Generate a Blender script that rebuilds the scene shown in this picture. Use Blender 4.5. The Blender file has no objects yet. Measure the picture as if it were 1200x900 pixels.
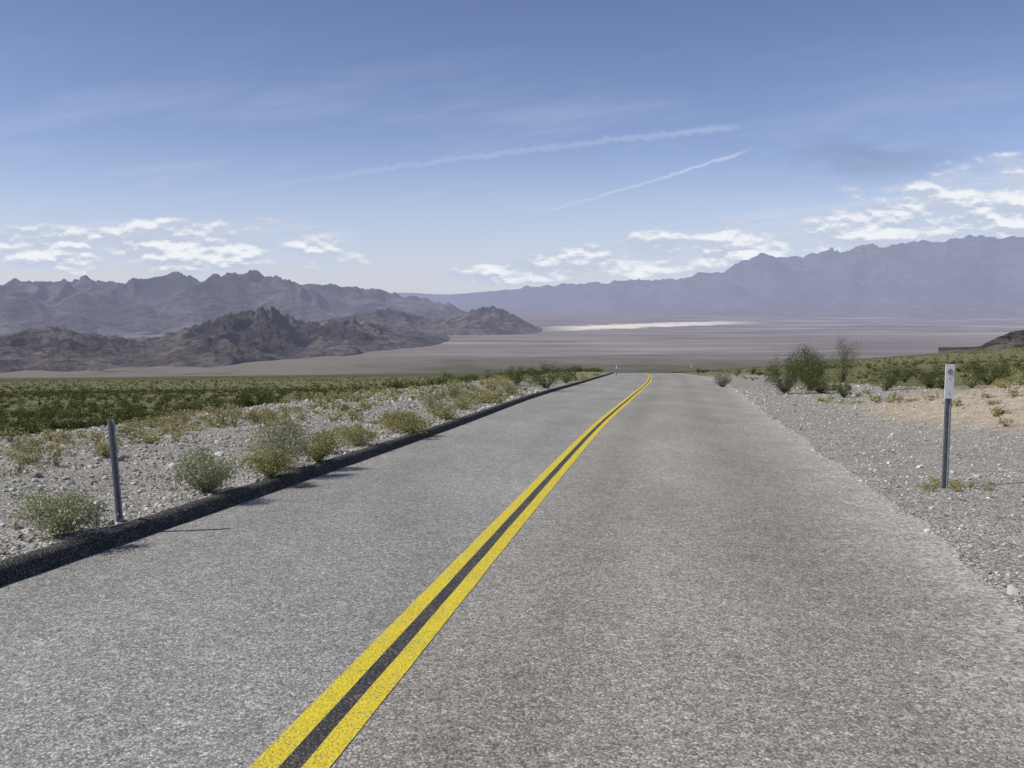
import bpy, math
import numpy as np
rng = np.random.default_rng(7)
scene = bpy.context.scene
scene.view_settings.view_transform = 'Standard'
scene.view_settings.look = 'None'
scene.view_settings.exposure = 0

# ------------------------------------------------------------ numpy noise
def _h(ix, iy, seed):
    n = (ix.astype(np.int64)*374761393 + iy.astype(np.int64)*668265263 + seed*1442695041) & 0xFFFFFFFF
    n = ((n ^ (n >> 13))*1274126177) & 0xFFFFFFFF
    n = (n ^ (n >> 16)) & 0xFFFFFFFF
    return n/4294967296.0*2*np.pi
def perlin(x, y, seed=0):
    x = np.asarray(x, float); y = np.asarray(y, float)
    x0 = np.floor(x); y0 = np.floor(y); fx = x-x0; fy = y-y0
    def g(dx, dy):
        a = _h(x0+dx, y0+dy, seed)
        return np.cos(a)*(fx-dx)+np.sin(a)*(fy-dy)
    u = fx*fx*fx*(fx*(fx*6-15)+10); v = fy*fy*fy*(fy*(fy*6-15)+10)
    a = g(0, 0)*(1-u)+g(1, 0)*u; b = g(0, 1)*(1-u)+g(1, 1)*u
    return (a*(1-v)+b*v)*1.5
def fbm(x, y, o=4, seed=0, gain=.5):
    s = 0; A = 1; T = 0
    for i in range(o):
        s = s+A*perlin(x*2**i+i*17.3, y*2**i-i*9.1, seed+i); T += A; A *= gain
    return s/T
def ridged(x, y, o=6, seed=0, gain=.52):
    s = 0; A = 1; T = 0; w = 1
    for i in range(o):
        p = perlin(x*2.05**i+i*7.7, y*2.05**i+i*3.3, seed+i)
        n = np.clip(1.03-np.sqrt(p*p+.0015)*1.25, 0, 1)**1.8*w
        w = np.clip(n*1.6, 0, 1)
        s = s+A*n; T += A; A *= gain
    return s/T
def S(a, b, x):
    t = np.clip((x-a)/(b-a), 0, 1); return t*t*(3-2*t)
def hermite(xs, ys):
    xs = np.array(xs, float); ys = np.array(ys, float); m = np.gradient(ys, xs)
    def f(x):
        x = np.asarray(x, float); xc = np.clip(x, xs[0], xs[-1])
        i = np.clip(np.searchsorted(xs, xc)-1, 0, len(xs)-2)
        h = xs[i+1]-xs[i]; t = (xc-xs[i])/h
        return ((2*t**3-3*t**2+1)*ys[i]+(t**3-2*t**2+t)*h*m[i]+(-2*t**3+3*t**2)*ys[i+1]+(t**3-t**2)*h*m[i+1])
    return f

# ------------------------------------------------------------ terrain definition (metres)
cen = hermite([-200, -60, 0, 5, 10, 21, 36, 62, 104, 150, 200, 260, 340, 450, 700, 1000],
              [-35.1, -11.57, -1.486, -.646, .194, 2.1, 4.95, 9.9, 16.7, 22.3, 26.5, 29, 30, 26, 12, 8])
wL = hermite([-200, 0, 12, 20, 36, 62, 110, 300, 1000], [3.38, 3.38, 3.38, 3.5, 4.2, 4.65, 4.6, 4.4, 4.4])
wR = hermite([-200, 0, 5.5, 8, 15, 36, 62, 110, 300, 1000], [3.8, 3.8, 4.0, 4.2, 4.5, 5.1, 5.6, 5.0, 4.5, 4.4])
def zroad(y):
    return -(.071*y+.015*y*S(60, 300, y))
sfar = hermite([-.9, -.6, -.3, 0, .16, .3, .45, .6, .9], [.094, .0915, .0885, .0855, .086, .079, .067, .056, .042])
def ground_z(x, y):
    c = cen(y); d = x-c; dl = -(d+wL(y)); dr = d-wR(y)
    off = np.maximum(np.maximum(dl, dr), 0)
    zr = zroad(y)
    a = np.clip(x/np.maximum(y, 1), -.9, .9)
    wf = S(60, 300, y)*S(2, 30, off)
    zn = zr+.03*np.clip(dr-4, 0, 40)
    z = zn*(1-wf)-sfar(a)*y*wf
    z = z+.125*S(.1, .2, dl)+.12*S(1, 4, dl)*(1-S(6, 12, dl))-3.0*S(6.5, 22, dl)
    z = z+.10*S(.8, 5, dr)
    z = z+(.85*np.exp(-((x-15.5)**2/22+(y-23)**2/20))+.35*np.exp(-((x-22)**2/20+(y-36)**2/30)))*S(2, 5.5, dr)
    z = z+.035*fbm(x/.8, y/.8, 4, 3)*S(.25, 1.5, off)+.28*fbm(x/11, y/11, 3, 9)*S(3, 14, off)
    z = z+1.2*fbm(x/140, y/140, 3, 21)*S(25, 120, off)*S(40, 160, y)
    under = -.03*(1-S(-.5, 0, dr))*(1-S(.1, .2, dl))-.004
    z = z+under
    z = 15*np.logaddexp(z/15, -600/15.)
    return z

# ------------------------------------------------------------ mesh helper
def mesh_obj(name, V, F, mats, smooth=False, matidx=None, parent=None):
    V = np.ascontiguousarray(V, np.float32); F = np.ascontiguousarray(F, np.int32); k = F.shape[1]
    me = bpy.data.meshes.new(name)
    me.vertices.add(len(V)); me.vertices.foreach_set("co", V.ravel())
    me.loops.add(F.size); me.loops.foreach_set("vertex_index", F.ravel())
    me.polygons.add(len(F)); me.polygons.foreach_set("loop_start", np.arange(0, F.size, k, dtype=np.int32))
    me.polygons.foreach_set("loop_total", np.full(len(F), k, np.int32))
    if matidx is not None: me.polygons.foreach_set("material_index", np.ascontiguousarray(matidx, np.int32))
    me.update(calc_edges=True)
    me.polygons.foreach_set("use_smooth", np.full(len(F), bool(smooth)))
    for m in (mats if isinstance(mats, (list, tuple)) else [mats]): me.materials.append(m)
    ob = bpy.data.objects.new(name, me); scene.collection.objects.link(ob)
    if parent: ob.parent = parent
    return ob
def grid_faces(nr, nc):
    i = np.arange(nr-1)[:, None]*nc+np.arange(nc-1)[None, :]
    i = i.ravel(); return np.stack([i, i+1, i+nc+1, i+nc], 1)

# ------------------------------------------------------------ node helper
class NT:
    def __init__(s, nt): s.nt = nt; nt.nodes.clear()
    def n(s, t, **kw):
        nd = s.nt.nodes.new(t)
        for k, v in kw.items(): setattr(nd, k, v)
        return nd
    def lk(s, a, b):
        if isinstance(a, (int, float)): b.default_value = a
        elif isinstance(a, tuple):
            b.default_value = (a+(1.,)) if (len(a) == 3 and b.type == 'RGBA') else a
        else: s.nt.links.new(a, b)
    def m(s, op, a, b=0., c=0., clamp=False):
        nd = s.n('ShaderNodeMath', operation=op, use_clamp=clamp)
        s.lk(a, nd.inputs[0]); s.lk(b, nd.inputs[1]); s.lk(c, nd.inputs[2]); return nd.outputs[0]
    def sm(s, a, b, x):
        nd = s.n('ShaderNodeMapRange', interpolation_type='SMOOTHSTEP')
        s.lk(x, nd.inputs[0]); nd.inputs[1].default_value = a; nd.inputs[2].default_value = b; return nd.outputs[0]
    def lin(s, x, a, b, c, d):
        nd = s.n('ShaderNodeMapRange'); s.lk(x, nd.inputs[0])
        for i, v in enumerate((a, b, c, d)): nd.inputs[i+1].default_value = v
        return nd.outputs[0]
    def mix(s, f, a, b, bt='MIX'):
        nd = s.n('ShaderNodeMix', data_type='RGBA', blend_type=bt)
        s.lk(f, nd.inputs[0]); s.lk(a, nd.inputs[6]); s.lk(b, nd.inputs[7]); return nd.outputs[2]
    def noise(s, vec, scale, detail=4, rough=.55, out=0, dist=0.):
        nd = s.n('ShaderNodeTexNoise'); s.lk(vec, nd.inputs['Vector']); nd.inputs['Scale'].default_value = scale
        nd.inputs['Detail'].default_value = detail; nd.inputs['Roughness'].default_value = rough
        nd.inputs['Distortion'].default_value = dist
        return nd.outputs[out]
    def vor(s, vec, scale, feat='F1'):
        nd = s.n('ShaderNodeTexVoronoi', feature=feat); s.lk(vec, nd.inputs['Vector']); nd.inputs['Scale'].default_value = scale
        return nd
    def ramp(s, x, pts):
        nd = s.n('ShaderNodeValToRGB'); s.lk(x, nd.inputs[0]); cr = nd.color_ramp
        while len(cr.elements) < len(pts): cr.elements.new(.5)
        for e, (p, c) in zip(cr.elements, pts): e.position = p; e.color = tuple(c)+(1,)
        return nd.outputs[0]
    def vmul(s, v, t):
        nd = s.n('ShaderNodeVectorMath', operation='MULTIPLY'); s.lk(v, nd.inputs[0]); nd.inputs[1].default_value = t; return nd.outputs[0]
    def sep(s, v):
        nd = s.n('ShaderNodeSeparateXYZ'); s.lk(v, nd.inputs[0]); return nd.outputs
    def comb(s, x, y, z=0.):
        nd = s.n('ShaderNodeCombineXYZ'); s.lk(x, nd.inputs[0]); s.lk(y, nd.inputs[1]); s.lk(z, nd.inputs[2]); return nd.outputs[0]
    def bump(s, h, st=.5, dist=.01, nrm=None):
        nd = s.n('ShaderNodeBump'); nd.inputs['Strength'].default_value = st; nd.inputs['Distance'].default_value = dist
        s.lk(h, nd.inputs['Height'])
        if nrm: s.lk(nrm, nd.inputs['Normal'])
        return nd.outputs[0]
def new_mat(name):
    m = bpy.data.materials.new(name); m.use_nodes = True; return m, NT(m.node_tree)
HAZE = (.315, .34, .49)  # aerial haze colour, painted into ground and mountain materials as glow
def finish(m, t, col, rough=.9, nrm=None, haze=False, metal=0., spec=.3, L=32000.):
    if spec == 0:
        b = t.n('ShaderNodeBsdfDiffuse'); t.lk(col, b.inputs['Color'])
    else:
        b = t.n('ShaderNodeBsdfPrincipled'); t.lk(col, b.inputs['Base Color']); t.lk(rough, b.inputs['Roughness'])
        b.inputs['Metallic'].default_value = metal; b.inputs['Specular IOR Level'].default_value = spec
    if nrm: t.lk(nrm, b.inputs['Normal'])
    o = t.n('ShaderNodeOutputMaterial'); sh = b.outputs[0]
    if haze:  # no haze volume: surface glows with haze colour, more with distance from origin
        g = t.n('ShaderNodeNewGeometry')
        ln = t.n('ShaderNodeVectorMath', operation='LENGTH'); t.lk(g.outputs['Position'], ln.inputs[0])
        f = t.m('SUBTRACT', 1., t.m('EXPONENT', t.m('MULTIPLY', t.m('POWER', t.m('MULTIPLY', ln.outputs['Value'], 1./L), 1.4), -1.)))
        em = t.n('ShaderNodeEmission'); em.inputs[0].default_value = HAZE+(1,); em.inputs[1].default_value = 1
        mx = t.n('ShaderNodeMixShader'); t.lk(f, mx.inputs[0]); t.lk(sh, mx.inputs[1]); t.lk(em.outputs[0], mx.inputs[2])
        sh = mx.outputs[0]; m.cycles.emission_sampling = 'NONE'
    t.lk(sh, o.inputs[0]); return m

# ------------------------------------------------------------ materials
def stones(t, P, sc):
    v = t.vor(P, sc); r = t.sep(v.outputs['Color'])[0]
    return r, v.outputs['Distance']

# asphalt (worn chip seal)
m_road, t = new_mat('chip_seal_asphalt')
P = t.n('ShaderNodeNewGeometry').outputs['Position']
uv = t.n('ShaderNodeUVMap', uv_map='road'); UV = uv.outputs[0]; ud, uy, _ = t.sep(UV)
r1, d1 = stones(t, P, 85.); r2, d2 = stones(t, P, 38.)
n_big = t.noise(t.vmul(P, (.5, .16, .5)), 1.0, 4, .6)
n_mid = t.noise(P, 5., 4, .75)
base = t.ramp(r1, [(0, (.135, .131, .118)), (.35, (.27, .263, .240)), (.7, (.385, .376, .348)), (.9, (.53, .515, .475)), (1, (.80, .78, .72))])
big = t.ramp(r2, [(0, (.17, .165, .15)), (.6, (.33, .322, .297)), (.88, (.45, .44, .41)), (1, (.74, .72, .67))])
col = t.mix(.38, base, big)
gap = t.lin(d1, .35, .75, 1., .55)
col = t.mix(1., col, t.comb(gap, gap, gap), 'MULTIPLY')
k = t.m('MULTIPLY', t.lin(n_big, .3, .7, .84, 1.16), t.lin(n_mid, .25, .75, .84, 1.16))
def track(c, w):
    q = t.m('DIVIDE', t.m('SUBTRACT', ud, c), w); return t.m('EXPONENT', t.m('MULTIPLY', t.m('MULTIPLY', q, q), -1.))
tr = t.m('ADD', t.m('ADD', track(.85, .35), track(2.75, .45)), t.m('MULTIPLY', t.m('ADD', track(-.95, .3), track(-2.6, .35)), .35))
k = t.m('MULTIPLY', k, t.m('SUBTRACT', 1.06, t.m('MULTIPLY', tr, .13)))
wr = t.m('MULTIPLY', t.sm(-.2, .6, ud), .035)
col = t.mix(1., col, t.comb(t.m('MULTIPLY', k, t.m('ADD', 1., wr)), k, t.m('MULTIPLY', k, t.m('SUBTRACT', .98, wr))), 'MULTIPLY')
ea = t.n('ShaderNodeAttribute', attribute_name='edge').outputs['Fac']
e2 = t.m('ADD', ea, t.m('ADD', t.m('MULTIPLY', t.m('SUBTRACT', t.noise(P, 1.3, 4, .7), .5), 2.2), t.m('MULTIPLY', t.m('SUBTRACT', t.noise(P, 12., 2, .7), .5), .9)))
dust = t.sm(1.25, -.35, e2)
dd = t.m('MULTIPLY', dust, t.sm(.2, .7, t.m('ADD', t.m('MULTIPLY', dust, .5), t.m('MULTIPLY', r2, .5))), clamp=True)
gcol = t.ramp(r2, [(0, (.24, .225, .20)), (.5, (.38, .36, .325)), (1, (.60, .575, .52))])
col = t.mix(dd, col, gcol)
finish(m_road, t, col, .85, t.bump(t.m('MULTIPLY', d1, -1.), .6, .005), spec=.15)

def paint(name, c, chip):
    m, t = new_mat(name); P = t.n('ShaderNodeNewGeometry').outputs['Position']
    r1, d1 = stones(t, P, 85.); n = t.noise(P, 3., 4, .7); nf = t.noise(P, 40., 3, .7)
    w = t.m('ADD', t.m('MULTIPLY', t.lin(d1, .3, .8, 0., 1.), .5), t.m('ADD', t.m('MULTIPLY', n, .5), t.m('MULTIPLY', nf, .35)))
    f = t.m('MULTIPLY', t.sm(chip, chip+.22, w), .75)
    var = t.lin(r1, 0, 1, .78, 1.1)
    pc = t.mix(1., c, t.comb(var, var, var), 'MULTIPLY')
    col = t.mix(f, pc, (.22, .20, .15))
    return finish(m, t, col, .7, t.bump(t.m('MULTIPLY', d1, -1.), .6, .005), spec=.2)
m_yel = paint('yellow_road_paint', (.72, .57, .035), .72)
m_blk = paint('black_road_paint', (.045, .045, .045), .70)

m_curb, t = new_mat('asphalt_curb')
P = t.n('ShaderNodeNewGeometry').outputs['Position']
r1, d1 = stones(t, P, 110.); n = t.noise(P, 5., 4, .7)
col = t.ramp(r1, [(0, (.024, .024, .023)), (.7, (.062, .060, .056)), (.93, (.15, .143, .13)), (1, (.34, .33, .30))])
k = t.lin(n, .3, .7, .7, 1.35); col = t.mix(1., col, t.comb(k, k, k), 'MULTIPLY')
finish(m_curb, t, col, .9, t.bump(t.m('ADD', t.m('MULTIPLY', d1, -.6), t.m('MULTIPLY', n, 2.)), .8, .012), spec=.15)

# ground
m_gr, t = new_mat('desert_ground')
P = t.n('ShaderNodeNewGeometry').outputs['Position']; px, py, pz = t.sep(P)
att = t.n('ShaderNodeAttribute', attribute_name='zones').outputs['Vector']; zg, zy, zs = t.sep(att)
r1, d1 = stones(t, P, 48.); r2, d2 = stones(t, P, 19.)
nA = t.noise(P, .35, 4, .6); nB = t.noise(P, 2.2, 4, .65); nC = t.noise(P, 14., 3, .7)
g1 = t.ramp(r1, [(0, (.22, .206, .18)), (.4, (.39, .37, .332)), (.8, (.53, .51, .462)), (1, (.70, .68, .63))])
g2 = t.ramp(r2, [(0, (.26, .242, .212)), (.6, (.45, .43, .388)), (1, (.64, .62, .57))])
gap = t.lin(d1, .3, .75, 1., .5)
gravel = t.mix(.45, g1, g2); gravel = t.mix(1., gravel, t.comb(gap, gap, gap), 'MULTIPLY')
kk = t.lin(nB, .3, .7, .80, 1.14); gravel = t.mix(1., gravel, t.comb(kk, kk, t.m('MULTIPLY', kk, .97)), 'MULTIPLY')
sand = t.mix(t.sm(.35, .65, nB), (.33, .265, .185), (.45, .38, .285)); sand = t.mix(t.m('MULTIPLY', t.sm(.6, .85, r1), .45), sand, g1)
grass = t.mix(t.sm(.35, .65, nC), (.29, .27, .10), (.17, .18, .065))
plain = t.mix(t.sm(.38, .62, nA), (.23, .21, .125), (.13, .138, .065))
plain = t.mix(t.m('MULTIPLY', t.sm(.4, .7, nC), .4), plain, (.08, .09, .04))
ng = t.m('ADD', zg, t.m('MULTIPLY', t.m('SUBTRACT', nB, .5), .9))
col = t.mix(t.sm(.35, .65, t.m('ADD', zy, t.m('MULTIPLY', t.m('SUBTRACT', nB, .5), .8))), plain, grass)
col = t.mix(t.sm(.35, .65, ng), col, gravel)
col = t.mix(t.sm(.25, .75, t.m('ADD', zs, t.m('MULTIPLY', t.m('SUBTRACT', nB, .5), .8))), col, sand)
K = t.vmul(P, (.001, .001, .0))
nF = t.noise(K, 1.4, 5, .65); nS = t.noise(t.vmul(K, (.35, 1.5, 1.)), .9, 5, .6)
fan = t.mix(t.sm(.35, .65, nF), (.085, .09, .048), (.13, .12, .08))
col = t.mix(t.sm(350, 1500, py), col, fan)
floor = t.ramp(nS, [(.3, (.15, .13, .115)), (.5, (.235, .20, .185)), (.62, (.31, .275, .255)), (.75, (.42, .39, .36))])
f1 = t.sm(6800, 10000, t.m('ADD', py, t.m('MULTIPLY', t.m('SUBTRACT', nF, .5), 3000.)))
col = t.mix(f1, col, floor)
kx = t.m('MULTIPLY', px, .001); ky = t.m('MULTIPLY', py, .001)
tan = t.m('MULTIPLY', t.sm(-.05, -.25, t.m('DIVIDE', px, t.m('MAXIMUM', py, 1.))), t.m('MULTIPLY', t.sm(2400, 3600, py), t.sm(.25, .5, nF)))
col = t.mix(t.m('MULTIPLY', tan, .85), col, (.22, .19, .16))
off = t.m('SUBTRACT', ky, t.m('ADD', 17.3, t.m('MULTIPLY', t.m('SUBTRACT', kx, .8), .95)))
off = t.m('ADD', off, t.m('MULTIPLY', t.m('SUBTRACT', nF, .5), 4.5))
salt = t.m('MULTIPLY', t.m('MULTIPLY', t.sm(1.7, .7, t.m('ABSOLUTE', off)), t.sm(.4, 1.8, kx)), t.sm(6.8, 4.6, kx))
col = t.mix(salt, col, (.95, .86, .70))
sp2 = t.m('MULTIPLY', t.m('MULTIPLY', t.sm(.50, .62, nS), t.sm(13, 16, ky)), t.sm(2., 5., kx))
col = t.mix(t.m('MULTIPLY', sp2, .5), col, (.58, .53, .48))
hh = t.m('ADD', t.m('MULTIPLY', d1, -.8), t.m('ADD', t.m('MULTIPLY', d2, -2.), t.m('MULTIPLY', nC, 1.5)))
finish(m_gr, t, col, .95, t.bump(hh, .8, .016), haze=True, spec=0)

def rock_mat(name, c1, c2, c3, sc, L=32000., bs=45.):
    m, t = new_mat(name); P = t.n('ShaderNodeNewGeometry').outputs['Position']
    n1 = t.noise(P, .0006*sc, 5, .65, dist=.8); n2 = t.noise(t.vmul(P, (1, 1, 3)), .004*sc, 6, .74)
    col = t.mix(t.sm(.40, .60, n1), c1, c2); col = t.mix(t.m('MULTIPLY', t.sm(.45, .60, n2), .8), col, c3)
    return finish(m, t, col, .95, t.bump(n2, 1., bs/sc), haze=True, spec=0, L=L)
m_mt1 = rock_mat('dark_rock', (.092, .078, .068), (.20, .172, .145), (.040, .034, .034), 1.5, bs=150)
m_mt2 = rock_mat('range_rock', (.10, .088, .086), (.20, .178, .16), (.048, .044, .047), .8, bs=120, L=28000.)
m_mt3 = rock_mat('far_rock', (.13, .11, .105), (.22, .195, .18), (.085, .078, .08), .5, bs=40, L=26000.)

def foliage(name, ca, cb, cc):
    m, t = new_mat(name); g = t.n('ShaderNodeNewGeometry')
    r = g.outputs['Random Per Island']; n = t.noise(g.outputs['Position'], .9, 1, .6)
    col = t.ramp(r, [(0, ca), (.6, cb), (1, cc)])
    k = t.lin(n, .3, .7, .7, 1.3); col = t.mix(1., col, t.comb(k, k, k), 'MULTIPLY')
    d = t.n('ShaderNodeBsdfDiffuse'); t.lk(col, d.inputs[0]); tr = t.n('ShaderNodeBsdfTranslucent'); t.lk(col, tr.inputs[0])
    mx = t.n('ShaderNodeMixShader'); mx.inputs[0].default_value = .3; t.lk(d.outputs[0], mx.inputs[1]); t.lk(tr.outputs[0], mx.inputs[2])
    o = t.n('ShaderNodeOutputMaterial'); t.lk(mx.outputs[0], o.inputs[0]); return m
m_sage = foliage('sage_leaves', (.19, .20, .105), (.35, .355, .21), (.54, .53, .37))
m_yb = foliage('yellow_brush', (.19, .18, .07), (.34, .325, .14), (.50, .46, .26))
m_creo = foliage('creosote_leaves', (.055, .072, .025), (.10, .12, .045), (.18, .19, .08))
m_grass = foliage('dry_grass', (.24, .22, .09), (.36, .33, .15), (.50, .45, .25))
m_twig, t = new_mat('twig'); finish(m_twig, t, (.19, .16, .12), .9, spec=0)
m_stone, t = new_mat('loose_stone'); g = t.n('ShaderNodeNewGeometry')
col = t.ramp(g.outputs['Random Per Island'], [(0, (.20, .185, .163)), (.3, (.37, .35, .315)), (.75, (.53, .51, .465)), (.93, (.70, .68, .64)), (1, (.27, .18, .13))])
finish(m_stone, t, col, .95, spec=0)

# ------------------------------------------------------------ ground sheet
def spacing(s0, k, mx):
    v = [0.]
    while v[-1] < mx: v.append(v[-1]+max(s0, k*v[-1]))
    return np.array(v)
ys = np.concatenate([-spacing(2., .08, 160.)[::-1][:-1], spacing(.25, .03, 75000.)])
dl_ = np.concatenate([[0, .1, .2, .26, .4], .4+spacing(.2, .035, 60000.)[1:]])
dr_ = np.concatenate([[0, .15, .3], .3+spacing(.2, .035, 60000.)[1:]])
Y = ys[:, None]; C = cen(ys)[:, None]; WL = wL(ys)[:, None]; WR = wR(ys)[:, None]
X = np.concatenate([C-WL-dl_[::-1][None, :], C-WL+.6, C+0*Y, C+WR-.5, C+WR+dr_[None, :]], 1)
YY = np.repeat(Y, X.shape[1], 1)
Z = ground_z(X, YY)
gob = mesh_obj('desert_ground', np.stack([X, YY, Z], -1).reshape(-1, 3), grid_faces(*X.shape), m_gr, smooth=True)
d = X-C; DL = -(d+WL); DR = d-WR
gr = np.maximum(S(10.5, 6, DL)*S(-1, 0, DL)*(1-.55*S(35, 70, YY)), S(10, 5, DR)*S(-1, 0, DR)*(1-.6*S(70, 100, YY)))
gr = np.where((DL < 0) & (DR < 0), 1, gr)
gy = S(6, 9, DL)*S(20, 13, DL)*.65+S(24, 50, YY)*S(.3, 1, DL)*S(12, 6, DL)*.55+S(8, 14, DR)*.4*S(60, 20, DR)
sd = np.exp(-((X-16)**2/60+(YY-24)**2/50))*S(1, 4, DR)*1.2+S(3, 8, DR)*S(40, 20, DR)*.62*S(50, 30, YY)*S(9, 15, YY)
cols = np.zeros((X.size, 4), np.float32); cols[:, 0] = gr.ravel(); cols[:, 1] = gy.ravel(); cols[:, 2] = sd.ravel(); cols[:, 3] = 1
ca = gob.data.attributes.new('zones', 'FLOAT_COLOR', 'POINT'); ca.data.foreach_set('color', cols.ravel())

# ------------------------------------------------------------ road
yr = ys[(ys >= -30) & (ys < 900)]
fr = np.linspace(0, 1, 17)
Cr = cen(yr)[:, None]; Lr = wL(yr)[:, None]; Rr = wR(yr)[:, None]
rag = (.12*fbm(yr/.7, yr*0+.3, 3, 5)+.22*fbm(yr/4., yr*0+3.4, 3, 8))[:, None]
Dm = -Lr-.02+(Lr+Rr+.02+rag)*fr[None, :]
Xr = Cr+Dm; Yr = np.repeat(yr[:, None], 17, 1); Zr = zroad(Yr)+.004
rob = mesh_obj('road', np.stack([Xr, Yr, Zr], -1).reshape(-1, 3), grid_faces(*Xr.shape), m_road, smooth=True)
me = rob.data
uvl = me.uv_layers.new(name='road'); vi = np.zeros(len(me.loops), np.int32); me.loops.foreach_get('vertex_index', vi)
uvl.data.foreach_set('uv', np.stack([Dm.ravel()[vi], Yr.ravel()[vi]], 1).astype(np.float32).ravel())
ea = me.attributes.new('edge', 'FLOAT', 'POINT'); ea.data.foreach_set('value', (Rr-Dm).astype(np.float32).ravel())

def strip(d0, d1, ysel, dz, w0=0, w1=0):
    c = cen(ysel); cs = 1.014
    a = np.stack([c+d0*cs+w0, ysel, zroad(ysel)+dz], 1); b = np.stack([c+d1*cs+w1, ysel, zroad(ysel)+dz], 1)
    return np.stack([a, b], 1).reshape(-1, 3)
yp = yr
wv = [.007*fbm(yp/.6, yp*0+k*9.3, 3, 31) for k in range(4)]
P1 = strip(-.165, -.047, yp, .008, wv[0], wv[1]); P2 = strip(-.047, .047, yp, .008, wv[1], wv[2]); P3 = strip(.047, .165, yp, .008, wv[2], wv[3])
n = len(yp); F0 = grid_faces(n, 2)
mesh_obj('road_centre_line', np.concatenate([P1, P2, P3]), np.concatenate([F0, F0+2*n, F0+4*n]), [m_yel, m_blk], True,
         np.concatenate([np.zeros(n-1), np.ones(n-1), np.zeros(n-1)]))

# curb (asphalt berm)
yc = np.unique(np.concatenate([np.arange(-12, 60, .12), np.arange(60, 170, .6)]))
prof = np.array([(.03, -.02), (.0, .02), (-.035, .085), (-.06, .118), (-.09, .135), (-.15, .142), (-.20, .137), (-.235, .115), (-.26, .04)])
C0 = (cen(yc)-wL(yc))[:, None]
wob = .014*fbm(yc/.8, yc*0+.2, 3, 55)[:, None]; wz = .012*fbm(yc/.5, yc*0+4.3, 3, 66)[:, None]
Xc = C0+prof[None, :, 0]+wob+.004*fbm(yc[:, None]/.1, prof[None, :, 0]*30, 2, 4)
Zc = zroad(yc)[:, None]+prof[None, :, 1]+wz*(prof[None, :, 1] > .05)+.005*fbm(yc[:, None]/.12, prof[None, :, 0]*30+9, 2, 5)
Yc = np.repeat(yc[:, None], len(prof), 1)
mesh_obj('asphalt_curb', np.stack([Xc, Yc, Zc], -1).reshape(-1, 3), grid_faces(*Xc.shape)[:, ::-1], m_curb, smooth=True)

# ------------------------------------------------------------ mountains
def mrange(name, prof, d0, depth, na, nt, mat, wl, amp, seed, base=-606, crest=.55, bw=1.5, oct=7, gain=.52, ny=.8, e0=.02, e1=.03):
    pa = np.array([p[0] for p in prof]); pe = np.array([p[1] for p in prof])
    a = np.linspace(pa[0], pa[-1], na)[:, None]; tt = np.linspace(0, 1, nt)[None, :]
    et = hermite(pa, pe)(a)
    D = np.interp(a, [q[0] for q in d0], [q[1] for q in d0])
    D = D+depth*.12*fbm(a*14, a*0+seed+.3, 3, seed+71)
    Yv = D+depth*tt; Xv = a*Yv
    wx = fbm(Xv/wl/1.5, Yv/wl/1.5, 3, seed+40)*.5; wy = fbm(Xv/wl/1.5+9, Yv/wl/1.5+5, 3, seed+50)*.5
    r = ridged(Xv/wl+wx, Yv/wl*ny+wy, oct, seed, gain); big = fbm(Xv/wl/2.2, Yv/wl/2.2, 3, seed+11)
    env = np.where(tt < crest, np.clip(tt/crest, 0, 1)**bw, 1-.6*((np.maximum(tt, crest)-crest)/(1-crest))**1.2)
    env = env*np.clip(1+.3*big, .5, 1.4)
    sh = env*(1-amp)+amp*env**.7*(.12+r*1.3)
    Hc = np.maximum(et*(D+depth*crest)-base, 15)
    z = base+Hc*sh
    yc_ = Yv[:, int(nt*crest)]
    e = (z/Yv).max(1); want = et[:, 0]
    fac = np.clip((want*yc_-base)/np.maximum(e*yc_-base, 30), .4, 1.6)
    w = max(3, na//40); ker = np.hanning(w*2+1); ker /= ker.sum()
    fac = np.convolve(np.pad(fac, w, mode='edge'), ker, 'valid')[:, None]
    z = base+(z-base)*fac
    endf = S(pa[0], pa[0]+e0, a)*S(pa[-1], pa[-1]-e1, a)
    z = np.nan_to_num(base+(z-base)*endf, nan=base)
    mesh_obj(name, np.stack([Xv, Yv, z], -1).reshape(-1, 3), grid_faces(na, nt)[:, ::-1], mat, smooth=True)
def pr(L): return [((u-600)/1000., (350-v)/1000.) for u, v in L]
mrange('rocky_hills', pr([(-250, 400), (-100, 396), (0, 394), (40, 385), (70, 384), (100, 390), (140, 394), (180, 395), (225, 382), (255, 372), (290, 364), (325, 362), (345, 373), (390, 377), (420, 376), (450, 382), (480, 387), (520, 393), (550, 398), (600, 400)]),
       [(-.9, 6300), (-.6, 6900), (-.35, 7600), (-.2, 9000), (-.06, 11400), (0, 12500)], 3600, 760, 210, m_mt1, 640, .72, 5, bw=.8, crest=.6, gain=.56, e1=.075)
mrange('desert_hills', pr([(330, 392), (380, 374), (420, 368), (450, 362), (470, 365), (500, 371), (530, 373), (555, 363), (575, 359), (595, 365), (620, 378), (650, 391)]),
       [(-.3, 12600), (.05, 14800)], 3500, 340, 90, m_mt1, 900, .65, 17, crest=.5, bw=1.)
mrange('mountain_range', pr([(-350, 340), (-150, 336), (0, 332), (30, 329), (60, 331), (90, 326), (140, 331), (180, 325), (210, 321), (240, 327), (260, 322), (320, 323), (345, 330), (400, 335), (440, 339), (480, 347), (520, 355), (560, 368), (600, 380)]),
       [(-1, 11500), (-.5, 13500), (0, 17500)], 7500, 640, 170, m_mt2, 1900, .58, 29, crest=.6, gain=.48, bw=1.1)
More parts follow.
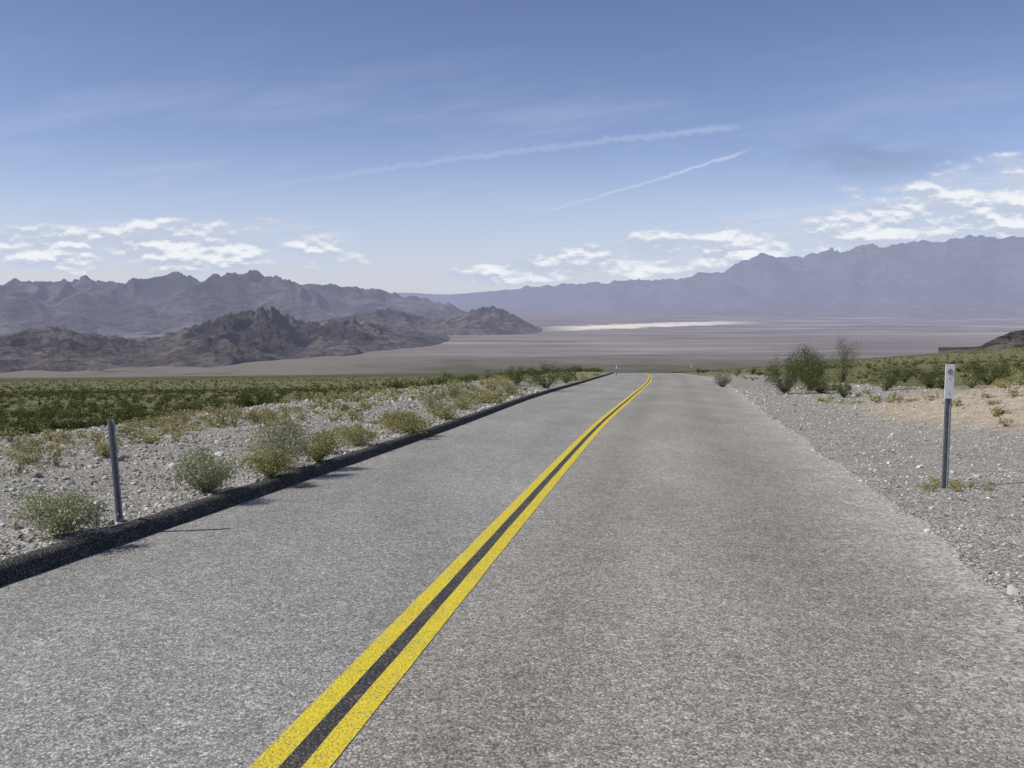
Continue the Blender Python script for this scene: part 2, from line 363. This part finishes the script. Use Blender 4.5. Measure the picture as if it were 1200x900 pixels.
mrange('mountain_range', pr([(500, 356), (540, 347), (560, 344), (640, 335), (740, 329), (800, 325), (850, 315), (868, 305), (900, 300), (930, 302), (960, 296), (1000, 291), (1040, 288), (1070, 284), (1110, 282), (1140, 277), (1165, 280), (1200, 279), (1300, 274), (1450, 285), (1600, 290)]),
       [(-.1, 40000), (.1, 34000), (.3, 29000), (.6, 26000), (1, 24000)], 14000, 760, 160, m_mt3, 2900, .34, 43, crest=.62, bw=1.9, oct=6, gain=.45)
mrange('mountain_range', pr([(380, 352), (430, 346), (470, 343), (520, 345), (580, 341), (640, 337), (700, 335), (760, 333), (820, 340)]),
       [(-1, 52000), (1, 52000)], 12000, 200, 60, m_mt3, 5000, .3, 53, crest=.6, gain=.4)
mrange('dark_hill', pr([(1100, 425), (1130, 412), (1165, 396), (1185, 388), (1215, 382), (1260, 378), (1330, 384), (1400, 400)]),
       [(0, 1900), (1, 1900)], 500, 200, 60, m_mt1, 160, .35, 61, base=-135, crest=.5, bw=1., e0=.06)

# ------------------------------------------------------------ foliage builders
def leafcloud(cx, cy, cz, r, h, nl, ls, K=10):
    N = len(cx); idx = np.repeat(np.arange(N), nl); M = len(idx)
    th = rng.uniform(0, 2*np.pi, (N, K)); rr = np.sqrt(rng.uniform(.03, 1, (N, K)))*.8
    hh = rng.uniform(.35, .95, (N, K))*(1-.35*rr**2)
    kx = np.cos(th)*rr; ky = np.sin(th)*rr
    ki = rng.integers(0, K, M)
    sp = (.24-.0045*min(K, 26)*1.0)
    g = rng.normal(0, 1, (M, 3))*np.array([sp, sp, sp*.9])
    lx = kx[idx, ki]+g[:, 0]; ly = ky[idx, ki]+g[:, 1]; lz = np.clip(hh[idx, ki]+g[:, 2], .02, 1.15)
    tr = rng.random(M) < .4; q = rng.uniform(.15, 1, M); lx = np.where(tr, lx*q, lx); ly = np.where(tr, ly*q, ly); lz = np.where(tr, lz*q, lz)
    c = np.stack([cx[idx]+lx*r[idx], cy[idx]+ly*r[idx], cz[idx]+lz*h[idx]], 1)
    u = rng.normal(0, 1, (M, 3)); u[:, 2] += .5; u /= np.linalg.norm(u, axis=1)[:, None]
    w = rng.normal(0, 1, (M, 3)); v = np.cross(u, w); v /= np.linalg.norm(v, axis=1)[:, None]
    s = (ls[idx]*rng.uniform(.6, 1.5, M))[:, None]
    V = np.stack([c-u*s, c+v*s*.42, c+u*s, c-v*s*.42], 1).reshape(-1, 3)
    F = np.arange(4*M).reshape(-1, 4)
    sb = np.stack([cx, cy, cz-.03], 1)[:, None, :]+np.zeros((N, K, 1))
    st = np.stack([cx[:, None]+kx*r[:, None], cy[:, None]+ky*r[:, None], cz[:, None]+hh*h[:, None]], 2)
    sb = sb+rng.normal(0, .05, (N, K, 3))*np.array([1, 1, .1])*r[:, None, None]
    wd = (np.maximum(.005, r*.012))[:, None, None]*np.stack([-np.sin(th), np.cos(th), th*0], 2)
    SV = np.stack([sb-wd, sb+wd, st+wd*.3, st-wd*.3], 2).reshape(-1, 3)
    SF = np.arange(len(SV)).reshape(-1, 4)
    return V, F, SV, SF
def shrub_obj(name, cx, cy, r, h, nl, ls, leafmat, K=10):
    cx = np.atleast_1d(np.array(cx, float)); cy = np.atleast_1d(np.array(cy, float))
    z = ground_z(cx, cy)
    r = np.broadcast_to(r, cx.shape).astype(float); h = np.broadcast_to(h, cx.shape).astype(float)
    nl = np.broadcast_to(nl, cx.shape).astype(int); ls = np.broadcast_to(ls, cx.shape).astype(float)
    V, F, SV, SF = leafcloud(cx, cy, z, r, h, nl, ls, K)
    return mesh_obj(name, np.concatenate([V, SV]), np.concatenate([F, SF+len(V)]), [leafmat, m_twig], False,
                    np.concatenate([np.zeros(len(F)), np.ones(len(SF))]))
near = [
    (-4.05, 7.45, .45, .42, 6500, m_sage), (-3.60, 9.9, .42, .50, 7000, m_sage), (-3.38, 12.1, .56, .74, 10000, m_sage),
    (-3.22, 11.2, .40, .36, 5500, m_yb), (-2.95, 12.8, .42, .45, 5500, m_yb), (-3.1, 14.1, .34, .42, 3600, m_sage),
    (-2.80, 15.4, .46, .34, 4500, m_yb), (-3.3, 17.2, .36, .28, 2600, m_sage), (-2.20, 18.2, .66, .46, 6000, m_yb),
    (-2.85, 20.6, .40, .32, 2800, m_sage), (-1.75, 22.3, .5, .36, 3300, m_yb), (-2.3, 24.9, .45, .6, 3000, m_sage), (-1.5, 26.6, .55, .4, 3000, m_yb),
    (-1.1, 30.5, .7, .45, 3200, m_yb), (-2.2, 33, .6, .7, 2600, m_sage), (-.1, 36.5, .8, .6, 3000, m_yb), (-.9, 41, .8, .8, 3000, m_yb),
    (-7.7, 13.4, .26, .22, 1800, m_sage), (-6.1, 12.7, .24, .2, 1500, m_yb), (-5.6, 19., .4, .3, 2000, m_yb)]
for x, y, r, h, nl, mt in near:
    shrub_obj('desert_shrub', x, y, r, h, nl, .0135 if y < 16 else .02, mt, K=22)
big = [(13.2, 41., 1.25, 2.0, 9000), (15.3, 43.5, 1.35, 2.1, 9000), (14.6, 40., .9, 1.0, 4000), (21.8, 56, 1.3, 2.9, 5500), (19.6, 57, 1.5, 2.5, 5600),
       (13.9, 35.5, .35, .7, 1500), (17.2, 39, .9, 1.15, 3400), (18.9, 38.5, .8, .95, 2800), (21.3, 38, .9, 1.4, 3400), (12.9, 52, .7, .9, 2000),
       (1.8, 45., 1., 1.3, 3600), (.3, 49., .9, 1.1, 3000), (3.6, 56., .9, .9, 2000), (24, 52, .9, 1.3, 2200), (28, 49, .8, 1.2, 2200)]
for x, y, r, h, nl in big:
    shrub_obj('creosote_bush', x, y, r, h, nl, .028, m_creo, K=26)

def scatter(n, y0, y1, side):
    y = np.exp(rng.uniform(np.log(y0), np.log(y1), n))
    if side < 0:
        off = rng.uniform(0, 1, n); xl = -.82*y-6; xr = cen(y)-wL(y)-np.where(y < 45, 8.5, np.interp(y, [45, 120], [7., 2.]))
        x = xl+(xr-xl)*off; k = xr > xl
    else:
        xl = cen(y)+wR(y)+np.where(y < 60, 8., 2.5); xr = .85*y+6; x = xl+(xr-xl)*rng.uniform(0, 1, n); k = xr > xl
    return x[k], y[k]
xs_, ys_ = [], []
for n, a, b, s in [(620, 18, 60, -1), (2600, 50, 200, -1), (6500, 150, 1100, -1), (60, 26, 60, 1), (330, 50, 200, 1), (1500, 150, 900, 1)]:
    x, y = scatter(n, a, b, s); xs_.append(x); ys_.append(y)
x = np.concatenate(xs_); y = np.concatenate(ys_)
fq = fbm(x/9, y/14, 3, 77)
keep = ~((x > 6) & (y < 31)) & np.where(x > cen(y), fq > -.02, fq > -.24)
x = x[keep]; y = y[keep]; N = len(x)
r = rng.uniform(.3, .75, N)*np.interp(y, [20, 60, 400], [.75, 1., 1.2]); h = r*rng.uniform(.7, 1.3, N)
nl = np.interp(y, [20, 50, 120, 300, 1100], [700, 260, 90, 34, 14]).astype(int)
ls = np.interp(y, [20, 50, 120, 300, 1100], [.028, .046, .082, .15, .32])
sel = rng.random(N) < .25
shrub_obj('creosote_scrub', x[~sel], y[~sel], r[~sel], h[~sel], nl[~sel], ls[~sel], m_creo, K=9)
shrub_obj('brittle_scrub', x[sel], y[sel], r[sel]*.8, h[sel]*.6, nl[sel], ls[sel], m_yb, K=9)

n = 2600
y = np.exp(rng.uniform(np.log(9), np.log(90), n)); sd_ = rng.random(n) < .66
dloff = np.where(y < 20, rng.uniform(3, 16, n), rng.uniform(.4, 14, n))
x = np.where(sd_, cen(y)-wL(y)-dloff, cen(y)+wR(y)+np.where(y < 30, rng.uniform(4.5, 18, n), rng.uniform(2.5, 24, n)))
kp = fbm(x/4, y/6, 2, 88) > -.04
x = x[kp]; y = y[kp]; N = len(x)
shrub_obj('dry_grass', x, y, rng.uniform(.12, .38, N), rng.uniform(.08, .28, N), np.interp(y, [9, 30, 90], [130, 60, 25]).astype(int), np.interp(y, [9, 30, 90], [.018, .04, .08]), m_grass, K=9)
xw = 5.75+rng.normal(0, .3, 9); yw = 11.05+rng.normal(0, .22, 9)
shrub_obj('dry_weeds', xw, yw, .14, .10, 120, .014, m_grass, K=7)

# ------------------------------------------------------------ loose stones
def rocks(name, x, y, s, sink=.25):
    p = (1+5**.5)/2
    bv = np.array([(-1, p, 0), (1, p, 0), (-1, -p, 0), (1, -p, 0), (0, -1, p), (0, 1, p), (0, -1, -p), (0, 1, -p), (p, 0, -1), (p, 0, 1), (-p, 0, -1), (-p, 0, 1)])/1.9
    bf = np.array([(0, 11, 5), (0, 5, 1), (0, 1, 7), (0, 7, 10), (0, 10, 11), (1, 5, 9), (5, 11, 4), (11, 10, 2), (10, 7, 6), (7, 1, 8), (3, 9, 4), (3, 4, 2), (3, 2, 6), (3, 6, 8), (3, 8, 9), (4, 9, 5), (2, 4, 11), (6, 2, 10), (8, 6, 7), (9, 8, 1)])
    N = len(x); z = ground_z(x, y)
    V = bv[None]*rng.uniform(.72, 1.25, (N, 12, 1))*np.stack([rng.uniform(.7, 1.3, N), rng.uniform(.6, 1.1, N), rng.uniform(.45, .85, N)], 1)[:, None, :]
    ax = rng.normal(0, .35, (N, 2)); V[:, :, 2] += V[:, :, 0]*ax[:, :1]+V[:, :, 1]*ax[:, 1:]
    a = rng.uniform(0, 6.28, N)[:, None]; xx = V[:, :, 0]*np.cos(a)-V[:, :, 1]*np.sin(a); yy = V[:, :, 0]*np.sin(a)+V[:, :, 1]*np.cos(a)
    s_ = s[:, None]
    V = np.stack([x[:, None]+xx*s_, y[:, None]+yy*s_, z[:, None]+V[:, :, 2]*s_+s_*sink], 2)
    F = (bf[None]+12*np.arange(N)[:, None, None]).reshape(-1, 3)
    return mesh_obj(name, V.reshape(-1, 3), F, m_stone)
n = 30000
y = np.exp(rng.uniform(np.log(4.5), np.log(45), n)); x = cen(y)-wL(y)-.24-rng.uniform(0, 1, n)**1.3*10.5
n2 = 28000
y2 = np.exp(rng.uniform(np.log(3.6), np.log(50), n2)); x2 = cen(y2)+wR(y2)-.35+rng.uniform(0, 1, n2)**1.2*9.0
s = np.clip(np.exp(rng.normal(np.log(.011), .55, n)), .005, .10); s2 = np.clip(np.exp(rng.normal(np.log(.009), .5, n2)), .004, .07)
s *= np.interp(y, [5, 40], [.95, 2.2]); s2 *= np.interp(y2, [5, 40], [.9, 2.0])
rocks('gravel', np.concatenate([x, x2]), np.concatenate([y, y2]), np.concatenate([s, s2]))
n = 420
y = rng.uniform(11, 60, n); x = cen(y)-wL(y)-rng.uniform(2.5, 12, n)
rocks('stones', x, y, rng.uniform(.03, .10, n)*np.interp(y, [10, 60], [.7, 1.5]))
n = 4500
y = np.exp(rng.uniform(np.log(3.4), np.log(36), n)); x = cen(y)+wR(y)+.1-np.abs(rng.normal(0, .65, n))
rocks('road_chips', x, y, rng.uniform(.004, .011, n)*np.interp(y, [4, 30], [.9, 1.6]), sink=1.2)

# ------------------------------------------------------------ delineator posts
m_steel, t = new_mat('galvanised_steel'); P = t.n('ShaderNodeNewGeometry').outputs['Position']
nn = t.noise(P, 25., 4, .7); nl_ = t.noise(t.vmul(P, (1, 1, .2)), 60., 3)
col = t.mix(t.sm(.35, .7, nn), (.26, .27, .28), (.38, .39, .40)); col = t.mix(t.m('MULTIPLY', t.sm(.6, .75, nl_), .4), col, (.2, .14, .09))
finish(m_steel, t, col, .55, t.bump(nn, .2, .002), metal=.25, spec=.4)
m_wh, t = new_mat('white_reflector_plate'); P = t.n('ShaderNodeNewGeometry').outputs['Position']
nn = t.noise(P, 18., 5, .7); finish(m_wh, t, t.mix(t.sm(.55, .8, nn), (.84, .84, .83), (.62, .60, .55)), .5)
m_rf, t = new_mat('reflector_glass'); finish(m_rf, t, (.30, .31, .33), .2, spec=.6)
m_bolt, t = new_mat('bolt'); finish(m_bolt, t, (.06, .06, .06), .5, metal=.5)
def extr(outline, z0, z1):
    o = np.array(outline); n = len(o)
    V = np.concatenate([np.c_[o, np.full(n, z0)], np.c_[o, np.full(n, z1)]])
    F = [(i, (i+1) % n, n+(i+1) % n, n+i) for i in range(n)]+[tuple(range(n))[::-1], tuple(range(n, 2*n))]
    return V, F
def part(name, V, F, mat, parent, bevel=0):
    me = bpy.data.meshes.new(name); me.from_pydata([tuple(v) for v in V], [], F); me.materials.append(mat)
    ob = bpy.data.objects.new(name, me); scene.collection.objects.link(ob); ob.parent = parent
    if bevel:
        b = ob.modifiers.new('b', 'BEVEL'); b.width = bevel; b.segments = 2
    return ob
def disc(cx, cz, r, y0, y1, n=20):
    V = []
    for yy in (y0, y1):
        for i in range(n):
            a = 2*math.pi*i/n; V.append((cx+r*math.cos(a), yy, cz+r*math.sin(a)))
    F = [(i, (i+1) % n, n+(i+1) % n, n+i) for i in range(n)]+[tuple(range(n)), tuple(range(n, 2*n))[::-1]]
    return V, F
def post(x, y, H, w, rot, plate, lean=(0, 0)):
    e = bpy.data.objects.new('delineator_post', None); scene.collection.objects.link(e)
    e.location = (x, y, float(ground_z(np.array([x]), np.array([y]))[0])); e.rotation_euler = (lean[0], lean[1], rot)
    a = w/2; tk = .005; b = w*.28
    out = [(-a, 0), (-b, 0), (-b*.7, .028), (b*.7, .028), (b, 0), (a, 0), (a, tk), (b*1.05, tk), (b*.75, .028+tk), (-b*.75, .028+tk), (-b*1.05, tk), (-a, tk)]
    V, F = extr(out, -.35, H); part('channel_post', V, F, m_steel, e)
    for k in range(6):
        V, F = disc(0, H-.62-k*.14, .006, .0262, .0275); part('hole', V, F, m_bolt, e)
    if plate:
        pw = w*.66; V, F = extr([(-pw, -.012), (pw, -.012), (pw, -.004), (-pw, -.004)], H-.43, H+.015)
        part('reflector_plate', V, F, m_wh, e, .003)
        V, F = disc(0, H-.075, .036, -.018, -.0122); part('reflector', V, F, m_rf, e)
        V, F = disc(0, H-.17, .007, -.017, -.0122); part('bolt_1', V, F, m_bolt, e)
        V, F = disc(0, H-.36, .007, -.017, -.0122); part('bolt_2', V, F, m_bolt, e)
post(5.70, 11.05, 1.62, .095, .1, True, (0, -.01))
post(-3.80, 8.1, 1.01, .075, math.radians(60), False, (.0, -.045))
post(11.3, 92., 1.2, .09, 0, True); post(23.6, 112., 1.2, .09, 0, True)

# ------------------------------------------------------------ sun + sky
EL = math.radians(47); sd = np.array([-.90, -.25]); sd = sd/np.linalg.norm(sd)
L = bpy.data.lights.new('sun', 'SUN'); L.energy = 4.1; L.angle = math.radians(.5); L.color = (1, .955, .88)
so = bpy.data.objects.new('sun', L); scene.collection.objects.link(so)
from mathutils import Vector
tov = Vector((sd[0]*math.cos(EL), sd[1]*math.cos(EL), math.sin(EL)))
so.rotation_euler = tov.to_track_quat('Z', 'Y').to_euler(); so.location = (0, 0, 50)
W = bpy.data.worlds.new('sky'); scene.world = W; W.use_nodes = True; t = NT(W.node_tree)
W.cycles.sampling_method = 'NONE'
sky = t.n('ShaderNodeTexSky', sky_type='NISHITA'); sky.sun_disc = False; sky.sun_elevation = EL
sky.sun_rotation = math.atan2(sd[0], sd[1]); sky.altitude = 600; sky.air_density = 1.0; sky.dust_density = .5; sky.ozone_density = 2.0
G = t.n('ShaderNodeTexCoord').outputs['Generated']; gx, gy_, gz = t.sep(G)
yy = t.m('MAXIMUM', gy_, .08); A = t.m('DIVIDE', gx, yy); E = t.m('DIVIDE', gz, yy)
front = t.sm(.1, .4, gy_)
def band(ec, half):
    q = t.m('DIVIDE', t.m('SUBTRACT', E, ec), half); return t.m('SUBTRACT', 1., t.m('MULTIPLY', q, q))
ecR = t.m('ADD', .031, t.m('MULTIPLY', A, .118)); hR = t.m('MAXIMUM', .010, t.m('ADD', .016, t.m('MULTIPLY', A, .056)))
bR = t.m('MAXIMUM', band(ecR, hR), -2.2)
bR = t.m('ADD', bR, t.m('MULTIPLY', t.sm(-.02, -.2, A), -2.))
bL = t.m('ADD', t.m('MAXIMUM', band(.060, .027), -2.2), t.m('MULTIPLY', t.sm(-.24, -.12, A), -2.))
B = t.m('MAXIMUM', bR, bL)
def dens(dE):
    V = t.comb(t.m('MULTIPLY', A, 13.), t.m('MULTIPLY', t.m('ADD', E, dE), 34.), 3.7)
    return t.m('ADD', t.noise(V, 1., 7, .58), t.m('MULTIPLY', B, .15))
dA = dens(0.); dB = dens(.006)
puff = t.m('MULTIPLY', t.m('MULTIPLY', t.sm(.33, .42, A), .07), t.sm(.085, .10, E))
dA2 = t.m('ADD', dA, puff)
cl = t.m('MULTIPLY', t.sm(.46, .64, dA2), front)
lit = t.sm(-.05, .07, t.m('SUBTRACT', dA, dB))
lit = t.m('MULTIPLY', lit, t.sm(.50, .70, dA2))
ccol = t.mix(lit, (5.4, 6.0, 7.3), (9.0, 9.2, 9.5))
veil = t.m('MULTIPLY', t.sm(.20, -.01, E), .62)
strat = t.noise(t.comb(t.m('MULTIPLY', A, 4.), t.m('MULTIPLY', t.m('SUBTRACT', E, t.m('MULTIPLY', A, .09)), 75.)), 1., 5, .6)
strat = t.m('MULTIPLY', t.m('MULTIPLY', t.sm(.32, .60, strat), t.sm(-1.1, .4, B)), .9)
ci = t.noise(t.comb(t.m('ADD', t.m('MULTIPLY', A, 2.), E), t.m('MULTIPLY', t.m('SUBTRACT', E, t.m('MULTIPLY', A, .13)), 14.)), 1., 4, .6)
ci = t.m('MULTIPLY', t.m('MULTIPLY', t.sm(.42, .72, ci), t.sm(.32, .10, E)), .5)
Nw = t.noise(t.comb(t.m('MULTIPLY', A, 60.), t.m('MULTIPLY', E, 60.)), 1., 3, .6)
Nl = t.noise(t.comb(t.m('MULTIPLY', A, 7.), 0.), 1., 2, .6)
def trail(a0, e0, a1, e1, w, bend, st):
    sl = (e1-e0)/(a1-a0); x = t.m('SUBTRACT', A, a0)
    e = t.m('ADD', e0, t.m('MULTIPLY', x, sl)); xm = t.m('MULTIPLY', x, t.m('SUBTRACT', a1-a0, x)); e = t.m('ADD', e, t.m('MULTIPLY', xm, bend))
    q = t.m('ABSOLUTE', t.m('DIVIDE', t.m('SUBTRACT', t.m('ADD', E, t.m('MULTIPLY', t.m('SUBTRACT', Nw, .5), w*2.2)), e), w))
    f = t.m('MULTIPLY', t.sm(1., 0., q), t.m('MULTIPLY', t.sm(a0-.02, a0+.12, A), t.sm(a1+.005, a1-.03, A)))
    return t.m('MULTIPLY', t.m('MULTIPLY', f, st), t.lin(Nl, .3, .7, .6, 1.1))
T1 = trail(-.06, .075, .28, .172, .0035, -.12, .75); T2 = trail(-.48, .095, .27, .196, .0065, .06, .36)
def sq(v, c, w): q = t.m('DIVIDE', t.m('SUBTRACT', v, c), w); return t.m('MULTIPLY', q, q)
sm_ = t.m('EXPONENT', t.m('MULTIPLY', t.m('ADD', sq(A, .40, .12), sq(E, .162, .026)), -1.))
sm_ = t.m('MULTIPLY', sm_, t.m('MULTIPLY', t.sm(.3, .6, t.noise(t.comb(t.m('MULTIPLY', A, 9.), t.m('MULTIPLY', E, 30.), 4.), 1., 3, .6)), .42))
wsp = t.m('MAXIMUM', t.m('MAXIMUM', veil, ci), t.m('MAXIMUM', strat, t.m('ADD', T1, T2))); wsp = t.m('MULTIPLY', wsp, front, clamp=True)
dk = t.lin(E, .10, .48, 1.03, .78)
skc = t.mix(1., sky.outputs[0], t.comb(t.m('MULTIPLY', dk, 1.13), t.m('MULTIPLY', dk, 1.02), t.m('MULTIPLY', dk, 1.17)), 'MULTIPLY')
c = t.mix(wsp, skc, (5.7, 6.5, 8.1)); c = t.mix(sm_, c, (2.0, 2.5, 3.9)); c = t.mix(t.m('MULTIPLY', cl, .9), c, ccol)
bg = t.n('ShaderNodeBackground'); t.lk(c, bg.inputs[0]); bg.inputs[1].default_value = .1
o = t.n('ShaderNodeOutputWorld'); t.lk(bg.outputs[0], o.inputs[0])

# ------------------------------------------------------------ camera
cam = bpy.data.cameras.new('camera'); cam.lens = 30; cam.sensor_width = 36; cam.clip_start = .1; cam.clip_end = 200000
co = bpy.data.objects.new('camera', cam); scene.collection.objects.link(co)
co.location = (0, 0, 1.7); co.rotation_euler = (math.radians(90-5.71), 0, 0); scene.camera = co
